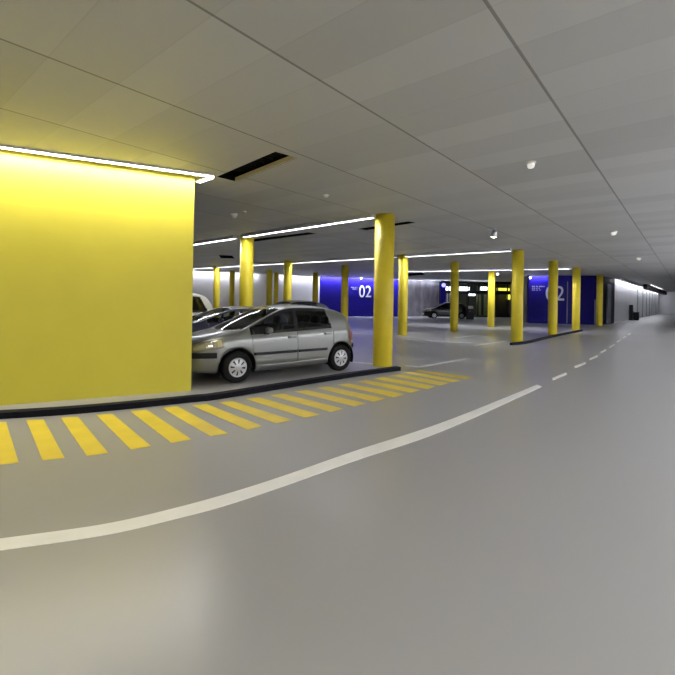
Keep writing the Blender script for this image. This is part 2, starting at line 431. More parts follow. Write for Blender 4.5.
# ------------------------------------------------------------------ lamps
def strip_light(name, p, q, w, m, label, group, drop=.05, wt=.03, deep=0., open_side=None):
    """lamp box under the ceiling between two side cheeks; deep = how far the cheeks hang below the lamp"""
    p = Vector((p.x, p.y, 0)); q = Vector((q.x, q.y, 0)); d = (q-p).normalized(); n = Vector((-d.y, d.x, 0)); L = (q-p).length
    root = empty(name, (p.x, p.y, H-drop-.004), math.atan2(d.y, d.x)); tag(root, label, 'light', group)
    b = bmesh.new(); zl = -deep-.004
    if open_side != -1: bx(b, (0, -w/2-wt, zl), (L, -w/2, drop))
    if open_side != 1: bx(b, (0, w/2, zl), (L, w/2+wt, drop))
    bx(b, (0, -w/2, drop-.012), (L, w/2, drop)); bx(b, (0, -w/2, zl), (.01, w/2, drop)); bx(b, (L-.01, -w/2, zl), (L, w/2, drop))
    link('housing', b, HOUSE, root)
    link('diffuser', box((.012, -w/2+.001, .0), (L-.012, w/2-.001, drop-.013)), m, root)
    return root
G1 = 'strip lights across the hall ceiling'
def strip_run(p, q, deep, w, m, labels):
    """a row of strip lights, interrupted by the columns standing in it"""
    d = (q-p).normalized(); L = (q-p).length; stops = []
    for cpos in COLPOS:
        r = Vector((cpos.x-p.x, cpos.y-p.y, 0)); t = r.dot(d)
        if .6 < t < L-.4 and (r-d*t).length < .42: stops.append(t)
    ends = [0] + [v for t in sorted(stops) for v in (t-.26, t+.26)] + [L]
    for k in range(len(ends)//2):
        strip_light('strip_light', p+d*ends[2*k], p+d*ends[2*k+1], w, m, labels[min(k, len(labels)-1)], G1, deep=deep)
p, q = on_z(373.5, 217.7, H-.11), on_z(192, 245.2, H-.11)
strip_run(p, q+(q-p).normalized()*4.5, .055, .11, STRIP, ['white ceiling strip light between the thickest foreground column and the column behind the windscreen',
    'white ceiling strip light from the column behind the windscreen to the yellow wall'])
p, q = on_z(511, 251.0, H-.13), on_z(192, 269.0, H-.13)
strip_run(p, q, .075, .11, STRIP, ['white ceiling strip light ending at the tallest column of the short kerb',
    'second row strip light between the blue wall right edge and the hatchback roof column',
    'strip light of the second row, left of the column behind the hatchback roof',
    'short strip light end between the thin column by the pale van and yellow wall'])
p, q = on_z(571, 269.0, H-.14), on_z(408, 271.8, H-.14)
strip_light('strip_light', p, q, .11, STRIP2, 'white ceiling strip light ending at the last column of the short kerb', G1, deep=.085)
G2 = 'cove lights over the yellow wall'
sp = cl(214.0, 174.8); s0 = cl(0, 145.0)
ydir = (sp-s0).normalized()
strip_light('cove_light', s0-ydir*5.0, sp, .085, STRIPY, 'long bright cove light along the head of the yellow wall', G2, drop=.03, wt=.015)
strip_light('cove_light', sp + (cl(197, 180.6)-sp)*.12, cl(198, 180.4), .085, STRIPY, 'short bright cove light turning the end of the yellow wall', G2, drop=.03, wt=.015)
G3 = 'wall wash lights'
wd = (wb1-wb0).normalized(); wn = Vector((wd.y, -wd.x, 0))
def wash(p, q, off, m, lab, w=.10):
    d = (q-p).normalized(); n = Vector((d.y, -d.x, 0))
    strip_light('wall_wash_light', p+n*off, q+n*off, w, m, lab, G3, deep=.05, open_side=1)
wash(on_wall(185, wb0, wb1), on_wall(257.5, wb0, wb1), .35, STRIPB, 'wash light over the left stretch of the white back wall')
wash(on_wall(279, wb0, wb1), on_wall(318.5, wb0, wb1), .35, STRIPB, 'wash light over the right stretch of the white back wall, beside the blue wall')
wash(on_wall(320.5, wb1, bb1), on_wall(397.5, wb1, bb1), .35, STRIPBL, 'wash light over the blue back wall')
wash(on_wall(529.5, sb0, sb1), on_wall(548.0, sb0, sb1), .30, STRIPBF, 'short wash light over the left corner of the dark blue wall')
strip_light('wall_wash_light', tw0+tn*.45+td*.3, tw1+tn*.45-td*1.2, .10, STRIPT, 'wash light along the white tunnel wall', G3, deep=.12, open_side=1)
p = tw0+td*12+tn*1.6; q = tw0+td*30+tn*1.6
strip_light('strip_light', p, q, .12, LSHOP, 'pale strip light under the dark beam in the tunnel', 'tunnel lights', deep=.05)
wash(on_wall(399.5, bb1, gb1), on_wall(438.0, bb1, gb1), .35, STRIPB, 'added wash light brightening the grey stone wall')  # added lamp, lifts the dark grey stone wall
strip_light('strip_light', Vector((6, 42.4, 0)), Vector((15.2, 42.4, 0)), .11, STRIP2, 'added strip light brightening the floor before the glazed entrance', G1, deep=.085)  # added lamp, lifts the floor in front of the entrance
# unseen strips added beyond the picture's edges to light the lane
strip_light('strip_light', N_*4.3 + D*1, N_*4.3 + D*36, .12, STRIPR, 'unseen strip light along the right hand wall of the lane', 'unseen lane lights')
for y_ in (-1.0, -5.5):
    strip_light('strip_light', Vector((-9, y_-1.5, 0)), Vector((2, y_+0.5, 0)), .15, STRIPREAR, 'unseen strip light added over the lane behind the viewer', 'unseen lane lights')

def ceiling_dot(name, px, py, r, h, m, label, cat, group=None, lens=None):
    p = cl(px, py)
    root = empty(name, (p.x, p.y, H)); tag(root, label, cat, group)
    link('base', lathe([(r*.8, -h*.35), (r, -h*.3), (r, -.001)], 24), PLAST, root, smooth=False)
    link('dome' if lens is None else 'lens', lathe([(r*.25, -h), (r*.55, -h*.9), (r*.72, -h*.6), (r*.75, -h*.3)], 24), m, root, smooth=False)
    return root
GD = 'smoke detectors'
GLOW = mat('emissive_dome_plastic', (.9, .89, .85), .4, emit=(1, .98, .93), es=.55)
GC2 = 'small round plastic ceiling domes given emission'
ceiling_dot('emissive_ceiling_dome', 531, 162.0, .075, .10, GLOW, 'round plastic ceiling dome given soft emission over the open lane, largest and nearest of its kind', 'lamp', GC2, 'lens')
ceiling_dot('emissive_ceiling_dome', 613.5, 231.4, .10, .12, GLOW, 'small round plastic ceiling dome given emission to the right of the bright spotlight', 'lamp', GC2, 'lens')
ceiling_dot('emissive_ceiling_dome', 639, 257.6, .10, .12, GLOW, 'tiny round plastic ceiling dome given emission above the white tunnel wall', 'lamp', GC2, 'lens')
ceiling_dot('smoke_detector', 326, 194.8, .07, .06, PLAST, 'small pale detector on the ceiling left above the thickest column', 'smoke detector', GD)
ceiling_dot('smoke_detector', 234.5, 213.6, .085, .12, PLAST, 'yellowish detector on the ceiling above the column behind the windscreen', 'smoke detector', GD)
ceiling_dot('sprinkler', 244.5, 211.2, .05, .08, METAL, 'tiny sprinkler head beside the yellowish ceiling detector', 'sprinkler')
# bright spotlight
p = cl(494.3, 228.0)
root = empty('spotlight', (p.x, p.y, H)); tag(root, 'bright white spotlight hanging from the ceiling left of the tallest kerb column', 'spotlight')
link('stem', lathe([(.02, -.10), (.02, -.001)], 12), METAL, root)
link('arm', box((-.22, -.015, -.07), (.03, .015, -.04), .005), METAL, root)
M = Matrix.Translation((.0, 0, -.17)) @ Matrix.Rotation(.5, 4, 'X')
link('head', lathe([(.085, -.08), (.09, -.05), (.06, .09), (.03, .1)], 24, M), METAL, root)
link('lens', lathe([(.06, -.105), (.08, -.09), (.08, -.082)], 24, M), SPOT, root)
def small_lamp(p, label, r=.10, m=SPOT):
    root = empty('spotlight', p); tag(root, label, 'spotlight', 'small wall lamps')
    link('bracket', box((-.03, -.03, .02), (.03, .03, H-p[2]-.001)), METAL, root)
    b = bmesh.new(); bmesh.ops.create_uvsphere(b, u_segments=16, v_segments=10, radius=r)
    link('bulb', b, m, root, smooth=True)
wn2 = Vector(((bb1-wb1).y, -(bb1-wb1).x, 0)).normalized()
p = on_wall(358, wb1, bb1)+wn2*.8; small_lamp((p.x, p.y, H-.14), 'small white lamp above the number on the blue back wall', .07)
p = sb0+sn*.35+Vector((.05, 0, 0)); small_lamp((p.x, p.y, H-.22), 'small white lamp at the corner of the dark blue wall', .07)
p = cl(497.6, 272.6); small_lamp((p.x, p.y, H-.12), 'small white ceiling lamp beside the thin column of the glazed entrance', .07)

# ------------------------------------------------------------------ ceiling vents
vlab = ['large dark ceiling opening beside the cove light of the yellow wall', 'long thin dark ceiling vent right of the column behind the windscreen',
        'dark ceiling vent crossing behind the thickest column', 'small dark ceiling vent left of the column behind the windscreen', 'tiny dark ceiling vent above the grey stone wall']
for i, q in enumerate(vents):
    cen = sum(q, Vector())/4
    root = empty('ceiling_vent', (cen.x, cen.y, H)); tag(root, vlab[i], 'vent', 'ceiling vents')
    dep = .30 if i == 0 else .30
    b = bmesh.new(); loc = [Vector((v.x-cen.x, v.y-cen.y, 0)) for v in q]
    lo_ = [b.verts.new(v) for v in loc]; hi_ = [b.verts.new(v+Vector((0, 0, dep))) for v in loc]
    b.faces.new(hi_)
    for k in range(4): b.faces.new((lo_[k], lo_[(k+1) % 4], hi_[(k+1) % 4], hi_[k]))
    link('housing', b, VENT, root)
    # slats across the short side and a duct rail along the long side
    A, B, C_, D_ = loc; n = 14 if i == 0 else 8
    b = bmesh.new()
    for k in range(1, n):
        f = k/n; u = A.lerp(B, f)*.985; w_ = D_.lerp(C_, f)*.985; dd = (B-A).normalized()*.012
        vs = [b.verts.new(pt+Vector((0, 0, zz))) for pt in (u-dd, u+dd, w_+dd, w_-dd) for zz in (.14, .24)]
        for idx in ((0, 2, 4, 6), (1, 3, 5, 7), (0, 1, 3, 2), (4, 5, 7, 6), (2, 3, 5, 4), (0, 1, 7, 6)): b.faces.new([vs[j] for j in idx])
    link('slats', b, VENT2, root)
    b = bmesh.new()
    for (u, w_) in ((D_, C_),) if i == 0 else ():
        d = (w_-u).normalized(); nn = Vector((-d.y, d.x, 0)); nn = nn if nn.dot(-u) > 0 else -nn
        pts = [u+nn*.0, w_+nn*.0, w_+nn*.03, u+nn*.03]
        bb = prism(pts, .004, .07); me = bpy.data.meshes.new('x'); bb.to_mesh(me); bb.free(); b.from_mesh(me); bpy.data.meshes.remove(me)
    if i == 0: link('rim', b, VRIM, root)
    else: b.free()

# ------------------------------------------------------------------ glazed entrance
ez = 46.0
ex0 = gb1.x; ex1 = eb1.x
b = bmesh.new()
def vb(x0, x1, z0, z1, y=ez, t=.12): bx(b, (x0, y, z0), (x1, y+t, z1))
vb(ex0, ex1, 3.62, H); vb(ex0, ex1, 2.50, 2.78); vb(ex0, ex1, 0, .12)
nmul = 9
mx_ = [ex0+(ex1-ex0)*k/nmul for k in range(nmul+1)]
for x in mx_: vb(max(x-.05, ex0), min(x+.05, ex1), .12, 3.62)
window_1 = link('window_1', b, DARK, kind='structure')
for k in range(nmul):
    link('pane', box((mx_[k]+.05, ez+.05, 2.78), (mx_[k+1]-.05, ez+.06, 3.62)), PANE, window_1)
    link('pane', box((mx_[k]+.05, ez+.05, .12), (mx_[k+1]-.05, ez+.06, 2.50)), PANE, window_1)
SHOPW = noisy(mat('shop_wall', (.07, .075, .055), .6), .9, .5, stretch=(2.5, 1, .3))
wall_shop = link('wall_shop', box((ex0-.3, ez+6, 0), (ex1+1, ez+6.2, H)), SHOPW, kind='structure')
wall_shop_left = link('wall_shop_left', box((ex0-.3, ez+.3, 0), (ex0, ez+6, H)), SHOPW, kind='structure')
GREFL = noisy(mat('green_reflection', (.42, .45, .22), .7), 3, .2)  # colour of upright greenish reflections in the glass, built as panels
GREYP = mat('grey_shop_panel', (.42, .42, .42), .6)
CURD = noisy(mat('dark_shop_panel', (.035, .03, .03), .5), 2, .3)
def shop_box(name, pxl, pxr, pyt, pyb, d, t, m, label, cat, group=None):
    a = at(pxl, pyt, d); c2 = at(pxr, pyb, d)
    o = link(name, box((-(c2.x-a.x)/2, 0, 0), ((c2.x-a.x)/2, t, a.z-max(c2.z, 0))), m)
    o.location = ((a.x+c2.x)/2, d, max(c2.z, 0)); tag(o, label, cat, group); return o
def ground_panel(name, pxl, pxr, pyt, d, t, m, label, cat, group=None, sway=0):
    a = at(pxl, pyt, d); c2 = at(pxr, pyt, d); w = c2.x-a.x
    b = bmesh.new(); n = 12; fr = []; bk = []
    for k in range(n+1):
        x = -w/2+w*k/n; y = sway*math.sin(k*2.2); fr.append(Vector((x, y, 0))); bk.append(Vector((x, y+t, 0)))
    o = link(name, strip_solid(fr, bk, 0, a.z), m)
    o.location = ((a.x+c2.x)/2, d, 0); tag(o, label, cat, group); return o
GS = 'greenish reflections of the entrance glass built as panels'
ground_panel('reflection_panel', 476.8, 481.3, 294.6, 47.6, .05, GREFL, 'greenish reflection built as a panel behind the entrance glass, left of the thin column', 'reflection_panel', GS, .05)
ground_panel('reflection_panel', 484.0, 489.0, 294.6, 47.6, .05, GREFL, 'greenish reflection built as a panel behind the entrance glass, just left of the thin column', 'reflection_panel', GS, .05)
ground_panel('dark_screen', 496.0, 509.0, 293.5, 47.6, .08, CURD, 'dark screen behind the entrance glass between thin and tall column', 'screen')
ground_panel('grey_screen', 447.0, 453.0, 291.5, 47.6, .08, GREYP, 'pale grey screen behind the entrance glass above the black car', 'screen')
GL = 'lamps behind the entrance glass'
def shop_lamp(pxl, pxr, pyt, pyb, d, m, label, group=GL):
    a = at(pxl, pyt, d); c2 = at(pxr, pyb, d); w = c2.x-a.x; hh = a.z-c2.z
    root = empty('pendant_lamp', ((a.x+c2.x)/2, d, c2.z)); tag(root, label, 'lamp', group)
    link('shade', box((-w/2, 0, 0), (w/2, .3, hh), min(.06, hh*.3)), m, root)
    link('rod', box((-.02, .13, hh), (.02, .17, H-c2.z)), DARK, root)
shop_lamp(446.5, 469.6, 286.6, 290.8, 47.2, LSHOP, 'long white lamp behind the entrance glass above the black car')
shop_lamp(481.0, 487.6, 286.8, 290.2, 47.2, LSHOP, 'short white lamp behind the entrance glass left of the thin column')
shop_lamp(468.6, 475.4, 293.2, 295.8, 47.0, LSHOP, 'low white lamp behind the entrance glass over the black car tail')
shop_lamp(497.6, 526.0, 288.0, 291.0, 47.0, LYEL, 'long yellow lamp behind the entrance glass around the tallest kerb column')
shop_lamp(507.5, 513.0, 294.5, 299.5, 46.45, LYEL, 'small yellow lamp below the long yellow lamp behind the entrance glass')
# blue sign post by the entrance
a = at(440.6, 280, 45.4); c2 = at(446.0, 280, 45.4)
root = empty('blue_post', ((a.x+c2.x)/2, 45.4, 0)); tag(root, 'narrow dark blue post with a blue globe lamp beside the entrance', 'post')
w = c2.x-a.x
link('board', box((-w/2, 0, 0), (w/2, .12, 3.6), .01), BLUE, root)
bs = bmesh.new(); bmesh.ops.create_uvsphere(bs, u_segments=16, v_segments=10, radius=.22); bmesh.ops.translate(bs, vec=(0.02, -.12, 3.38-.0), verts=bs.verts)
link('globe_lamp', bs, LBLU, root, smooth=True)
# ------------------------------------------------------------------ payment machine near the black car, cabinet in the tunnel
def machine(px0, px1, pyt, d, label, white=True):
    a = at(px0, pyt, d); c2 = at(px1, pyt, d); w = c2.x-a.x
    root = empty('payment_machine', ((a.x+c2.x)/2, d, 0)); tag(root, label, 'machine')
    link('cabinet', box((-w/2, 0, 0), (w/2, .4, a.z), .03), DARK, root)
    if white: link('panel', box((-w*.40, -.015, a.z-.36), (w*.36, .0, a.z-.10)), NUM, root, label='white panel')
    if white: link('button', box((-w*.2, -.02, a.z-.62), (w*.0, .0, a.z-.52)), mat('red_button', (.5, .03, .03), .4), root, label='red button')
    return root
machine(467.6, 474.2, 304.8, 39.0, 'dark upright payment machine with a white panel behind the black car')
p = at_d(631.3, 43.6)
root = empty('cabinet', (p.x, p.y, 0), math.atan2(td.y, td.x)); tag(root, 'tall black cabinet standing by the white tunnel wall', 'cabinet')
link('body', box((-.24, -.16, 0), (.24, .16, 1.6), .03), DARK, root); link('foot', box((-.27, -.19, 0), (.27, .19, .08)), DARK, root)
p = p+td*.75+tn*.35
root = empty('bin', (p.x, p.y, 0), math.atan2(td.y, td.x)); tag(root, 'low dark bin beside the tall black cabinet in the tunnel', 'bin')
link('body', box((-.28, -.25, 0), (.28, .25, .75), .04), DARK, root); link('lid', box((-.30, -.27, .75), (.30, .27, .84), .03), VENT2, root)

# ------------------------------------------------------------------ cars
def pch(xk, yk):
    xk = np.array(xk, float); yk = np.array(yk, float); h = np.diff(xk); dl = np.diff(yk)/h; n = len(xk); m = np.zeros(n)
    for i in range(1, n-1):
        if dl[i-1]*dl[i] > 0:
            w1 = 2*h[i]+h[i-1]; w2 = h[i]+2*h[i-1]; m[i] = (w1+w2)/(w1/dl[i-1]+w2/dl[i])
    m[0] = dl[0]; m[-1] = dl[-1]
    def f(x):
        x = min(max(x, xk[0]), xk[-1]); i = int(min(max(np.searchsorted(xk, x)-1, 0), n-2)); t = (x-xk[i])/h[i]
        return float(yk[i]*(1+2*t)*(1-t)**2 + m[i]*h[i]*t*(1-t)**2 + yk[i+1]*t*t*(3-2*t) + m[i+1]*h[i]*t*t*(t-1))
    return f
TYRE = mat('tyre_rubber', (.007, .007, .007), .8, spec=.2)
HUB = mat('hubcap_silver', (.55, .56, .56), .35, .6)
BLACKP = mat('black_plastic', (.008, .008, .009), .6, spec=.25)
INTER = noisy(mat('dark_upholstery', (.02, .02, .022), .8), 8, .2)
HLAMP = mat('headlamp_glass', (.34, .32, .22), .12, .35, coat=1.)
HLENS = mat('headlamp_reflector', (.80, .79, .72), .12, .9)
RLAMP = mat('tail_lamp_red', (.35, .01, .015), .15, coat=1.)
AMBER = mat('pale_lens', (.62, .55, .30), .2)
PLATE = mat('number_plate', (.75, .75, .72), .4)

def wheel_meshes(R):
    prof = [(R*.60, -.085), (R*.66, -.10), (R*.90, -.105), (R*.97, -.09), (R, -.06), (R, .06), (R*.97, .09), (R*.90, .105), (R*.66, .10), (R*.60, .085)]
    T = Matrix.Rotation(-PI/2, 4, 'X')
    ty = lathe(prof, 40, T)
    b = bmesh.new(); n = 48; y = .095
    def ring(r, yy): return [b.verts.new((r*math.cos(2*PI*k/n), yy, r*math.sin(2*PI*k/n))) for k in range(n)]
    ro, rm, ri, rc, r0 = ring(R*.63, y-.01), ring(R*.59, y+.008), ring(R*.51, y+.004), ring(R*.24, y+.016), ring(R*.10, y+.024)
    def quad(a, c2, k): b.faces.new((a[k], a[(k+1) % n], c2[(k+1) % n], c2[k]))
    for k in range(n):
        quad(ro, rm, k); quad(rm, ri, k); quad(rc, r0, k)
        if k % 6 not in (0, 1): quad(ri, rc, k)          # eight broad spokes, eight openings
    b.faces.new(r0)
    return ty, b

def make_car(name, label, spec, paint, loc, rz, group=None, glass=CGLASS, cat='car'):
    L2 = spec['L']/2; W2 = spec['W']/2; R = spec['R']; xf, xr = spec['axles']
    top = pch(*zip(*spec['top'])); belt = pch(*zip(*spec['belt'])); bot = pch(*zip(*spec['bot']))
    wf = spec.get('nose', .36)
    def width(x):
        if x > xf-.15: s_ = (x-(xf-.15))/(L2-(xf-.15)); return W2*(1-wf*s_**2.7)
        if x < xr+.05: s_ = ((xr+.05)-x)/((xr+.05)+L2); return W2*(1-spec.get('tail', .2)*s_**2.3)
        return W2
    NL, NU, NR = 22, 8, 8
    def sec(x):
        w = width(x); zb = bot(x); zt = top(x); zl = min(belt(x), zt-.03); zl = max(zl, zb+.1)
        hg = zl-zb
        zs = [0, .03, .12, .32, .62, .86, 1.0]; ds = [.10, .05, .018, .0, .006, .02, .055]
        fy = pch(zs, ds)
        lowr = [(w-fy(k/NL), zb+hg*k/NL) for k in range(NL+1)]
        hu = zt-zl; ye = (w-.055)-spec.get('tumble', .36)*hu; ze = zt-min(.06, .55*hu)
        ye = max(ye, .2)
        upr = [((w-.055)+(ye-(w-.055))*(k/NU)+.018*min(1, hu/.3)*math.sin(PI*k/NU), zl+(ze-zl)*k/NU) for k in range(1, NU+1)]
        rf = [(ye*(1-k/NR), ze+(zt-ze)*(1-(1-k/NR)**2.3)) for k in range(1, NR+1)]
        return [(0, zb), (w*.55, zb)] + lowr + upr + rf
    NP = 2+NL+1+NU+NR               # points per half section
    iL0 = 2; iU0 = 2+NL; iR0 = iU0+NU   # row starts
    keys = [-L2, L2] + [v for rg in spec['side_glass'] for v in rg] + list(spec['windscreen']) + list(spec['rear_glass']) + [v for rg in spec['doors'] for v in rg]
    base = list(np.linspace(-L2, L2, 110)) + list(L2-np.array([.01, .02, .035, .055])) + list(-L2+np.array([.01, .02, .04]))
    xs = sorted(set([round(k, 4) for k in keys] + [round(x, 4) for x in base if min(abs(x-k) for k in keys) > .012]))
    S = [sec(x) for x in xs]
    V = {}
    for i, x in enumerate(xs):
        for j in range(NP):
            for sd in (1, -1):
                y, z = S[i][j]
                V[(i, j, sd)] = Vector((x, y*sd, z))
    def key(i, j, sd): return (i, j, 1) if j in (0, NP-1) else (i, j, sd)
    RA = R+.075
    faces = []; cut = set()
    for i in range(len(xs)-1):
        xm = (xs[i]+xs[i+1])/2
        for j in range(NP-1):
            for sd in (1, -1):
                q = [key(i, j, sd), key(i+1, j, sd), key(i+1, j+1, sd), key(i, j+1, sd)]
                cen = sum((V[k] for k in q), Vector())/4
                cat_ = 'body'; ax = None
                for a in (xf, xr):
                    if j < iU0 and (Vector((cen.x-a, cen.z-R)).length < RA) and abs(cen.y) > .45: ax = a
                if ax is not None: cut.add((tuple(q), ax)); continue
                if iU0 <= j < iR0:
                    for n_, (a, b2) in enumerate(spec['side_glass']):
                        t_ = (j+.5-iU0)/NU
                        if a+(spec.get('slant', 0)*t_ if n_ == 0 else 0) < xm < b2: cat_ = ('side_window', n_, sd) if iU0 < j < iR0-1-spec.get('rail', 0) else ('trim' if j < iR0-spec.get('rail', 0) else 'body')
                    if cat_ == 'body':
                        for a, b2 in spec.get('pillars', []):
                            if a < xm < b2: cat_ = 'trim'
                elif j >= iR0:
                    if spec['windscreen'][0] < xm < spec['windscreen'][1]-spec.get('curve', 0)*(abs(cen.y)/.62)**2 and j > iR0: cat_ = 'windscreen'
                    if spec['rear_glass'][0] < xm < spec['rear_glass'][1] and j > iR0: cat_ = 'rear_window'
                elif iL0+4 <= j < iU0:
                    for n_, (a, b2) in enumerate(spec['doors']):
                        if a < xm < b2: cat_ = ('door', n_, sd)
                faces.append((cat_, q))
    kept = {k for _, q in faces for k in q}
    for q, a in cut:
        for k in q:
            if k in kept and abs(V[k].y) > .5:
                v = V[k]; r = Vector((v.x-a, v.z-R))
                if r.length > .05 and v.z > bot(v.x)+.02:
                    r = r.normalized()*RA; v.x = a+r.x; v.z = max(R+r.y, bot(v.x))
    root = empty(name, loc, rz); tag(root, label, cat, group)
    groups = {}
    for c_, q in faces: groups.setdefault(c_, []).append(q)
    made = {}
    def build(nm, qs, m, parent, shrink=0., cap=False, push=0.):
        b = bmesh.new(); mp = {}
        for q in qs:
            vs = []
            for k in q:
                if k not in mp: mp[k] = b.verts.new(V[k])
                if mp[k] not in vs: vs.append(mp[k])
            if len(vs) >= 3:
                try: b.faces.new(vs)
                except ValueError: pass
        if cap:
            for i in (0, len(xs)-1):
                ring = [key(i, j, 1) for j in range(NP)] + [key(i, j, -1) for j in range(NP-2, 0, -1)]
                vs = []
                for k in ring:
                    if k in mp and mp[k] not in vs: vs.append(mp[k])
                try: b.faces.new(vs)
                except ValueError: pass
        bmesh.ops.remove_doubles(b, verts=b.verts[:], dist=.0005)
        if shrink:
            x0 = min(v.co.x for v in b.verts); x1 = max(v.co.x for v in b.verts)
            for v in b.verts:
                if v.co.x < x0+.002: v.co.x += shrink
                if v.co.x > x1-.002: v.co.x -= shrink
        o = link(nm, b, m, parent, smooth=True)
        return o
    body = build('body', groups['body'], paint, root, cap=True)
    sm = body.modifiers.new('thickness', 'SOLIDIFY'); sm.thickness = .012; sm.offset = -1
    if 'trim' in groups: build('window_trim', groups['trim'], BLACKP, root)
    build('windscreen', groups['windscreen'], CGLASS if glass is CGLASS else glass, root)
    build('rear_window', groups['rear_window'], glass, root)
    for c_, q in groups.items():
        if isinstance(c_, tuple) and c_[0] == 'side_window': build('side_window', q, glass, root)
        if isinstance(c_, tuple) and c_[0] == 'door':
            made[c_] = build('door', q, paint, root, shrink=.006)
    # surface patches
    def ysurf(x, z):
        p = sec(x)[iL0:iU0+1]; zz = [a[1] for a in p]; yy = [a[0] for a in p]
        return float(np.interp(z, zz, yy))
    def patch(nm, x0, x1, zlo, zhi, sd, m, parent, off=.012, nx=16, nz=6, th=.02, label=None):
        b = bmesh.new(); g = []
        for i in range(nx+1):
            x = x0+(x1-x0)*i/nx; row = []
            for k in range(nz+1):
                z0 = zlo(x) if callable(zlo) else zlo; z1 = zhi(x) if callable(zhi) else zhi
                z = z0+(z1-z0)*k/nz; e = .004
                y = ysurf(x, z); xa, xb = max(x-e, -L2), min(x+e, L2)
                n = Vector((-(ysurf(xb, z)-ysurf(xa, z))/(xb-xa), 1, -(ysurf(x, z+e)-ysurf(x, z-e))/(2*e))).normalized()
                co = Vector((x, y, z))+n*off
                row.append(b.verts.new((co.x, co.y*sd, co.z)))
            g.append(row)
        for i in range(nx):
            for k in range(nz): b.faces.new((g[i][k], g[i+1][k], g[i+1][k+1], g[i][k+1]))
        o = link(nm, b, m, parent, smooth=True, label=label)
        s2 = o.modifiers.new('thickness', 'SOLIDIFY'); s2.thickness = th; s2.offset = 0
        return o
    zs_ = spec['strip_z']
    for sd in (1, -1):
        for n_, (a, b2) in enumerate(spec['doors']):
            dr = made.get(('door', n_, sd))
            if dr is None: continue
            lim = xr+RA+.04 if n_ == 1 else a+.015
            patch('rub_strip', max(a+.015, lim), b2-.015, zs_, zs_+.055, sd, BLACKP, dr, label='black rub strip')
            zh = belt(a)-.12; yh = ysurf(a+.12, zh)
            b = bmesh.new(); bx(b, (a+.05, yh*sd-.015, zh-.022), (a+.24, yh*sd+.035*sd if sd > 0 else yh*sd+.015, zh+.022), .008) if sd > 0 else bx(b, (a+.05, yh*sd-.035, zh-.022), (a+.24, yh*sd+.015, zh+.022), .008)
            link('handle', b, paint, dr, smooth=True)
        # bumper strips
        patch('bumper_strip', L2-.015, xf+RA+.03, zs_-.01, zs_+.095, sd, BLACKP, root, off=.014, nx=30, label='black bumper strip')
        patch('bumper_strip', -L2+.012, xr-RA-.05, zs_+.0, zs_+.085, sd, BLACKP, root, off=.014, nx=20, label='black bumper strip')
        hz = spec['lamp_z']
        hx0 = L2-.05; hx1 = spec['lamp_x']
        def zhi(x, hx0=hx0): return min(belt(x)-.004, top(x)-.035)
        def zlo(x): f = (x-hx1)/(hx0-hx1); return min(hz+.07*(1-f)**1.5, zhi(x)-.012)
        hl = patch('headlamp', hx1, hx0, zlo, zhi, sd, HLAMP, root, off=.006, nx=24, label='clear swept back headlamp')
        patch('reflector', hx1+.22, hx1+.34, lambda x: zlo(x)+.03, lambda x: zhi(x)-.02, sd, HLENS, hl, off=.020, nx=8, th=.008)
        patch('turn_signal', hx1+.06, hx1+.14, lambda x: zlo(x)+.025, lambda x: zhi(x)-.02, sd, AMBER, hl, off=.020, nx=6, th=.008)
        patch('tail_lamp', -L2+.02, -L2+.20, belt(-L2+.1)-.24, belt(-L2+.1)-.02, sd, RLAMP, root, off=.008, label='red tail lamp')
        # mirror
        mxx = spec['mirror_x']; my = ysurf(mxx, belt(mxx)-.01)
        b = bmesh.new(); lo3 = (mxx-.05, my+.05, belt(mxx)+.03); hi3 = (mxx+.07, my+.22, belt(mxx)+.14)
        bx(b, lo3, hi3, .045); 
        if sd < 0:
            for v in b.verts: v.co.y = -v.co.y
        mo = link('mirror', b, paint, root, smooth=True)
        b = bmesh.new(); bx(b, (mxx-.02, my-.05, belt(mxx)-.01), (mxx+.06, my+.09, belt(mxx)+.035), .01)
        if sd < 0:
            for v in b.verts: v.co.y = -v.co.y
        link('arm', b, BLACKP, mo)
    # plates, grille
    b = box((L2-.01, -.26, .36), (L2+.012, .26, .46), .004); link('number_plate', b, PLATE, root)
    b = box((-L2-.012, -.26, .62), (-L2+.01, .26, .73), .004); link('number_plate', b, PLATE, root)
    b = box((L2-.03, -.34, .26), (L2+.006, .34, .34), .01); link('grille', b, BLACKP, root)
    # wheels and arch liners
    track = W2-.115
    tyb, hubb = wheel_meshes(R)
    tme = bpy.data.meshes.new('wheel'); bmesh.ops.recalc_face_normals(tyb, faces=tyb.faces[:]); tyb.to_mesh(tme); tyb.free(); tme.materials.append(TYRE)
    for p_ in tme.polygons: p_.use_smooth = len(p_.vertices) == 4
    hme = bpy.data.meshes.new('hubcap'); bmesh.ops.recalc_face_normals(hubb, faces=hubb.faces[:]); hubb.to_mesh(hme); hubb.free(); hme.materials.append(HUB)
    for a in (xf, xr):
        for sd in (1, -1):
            wo = bpy.data.objects.new('wheel', tme); COL.objects.link(wo); wo.parent = root; wo.location = (a, sd*track, R); wo.rotation_euler = (0, 0, 0 if sd > 0 else PI)
            ho = bpy.data.objects.new('hubcap', hme); COL.objects.link(ho); ho.parent = wo; ho['label'] = 'silver hubcap with eight openings'
            s2 = ho.modifiers.new('thickness', 'SOLIDIFY'); s2.thickness = .008
            b = bmesh.new(); n = 24; y0, y1 = W2-.36, W2-.03
            rr = [[b.verts.new((a+(RA)*math.cos(t), sd*yy, R+RA*math.sin(t))) for t in [-.35+(PI+.7)*k/n for k in range(n+1)]] for yy in (y0, y1)]
            for k in range(n): b.faces.new((rr[0][k], rr[0][k+1], rr[1][k+1], rr[1][k]))
            b.faces.new(rr[0])
            link('arch_liner', b, BLACKP, root, smooth=False)
    # cabin
    seats = spec['seats']
    fl_z = bot(0)+.05
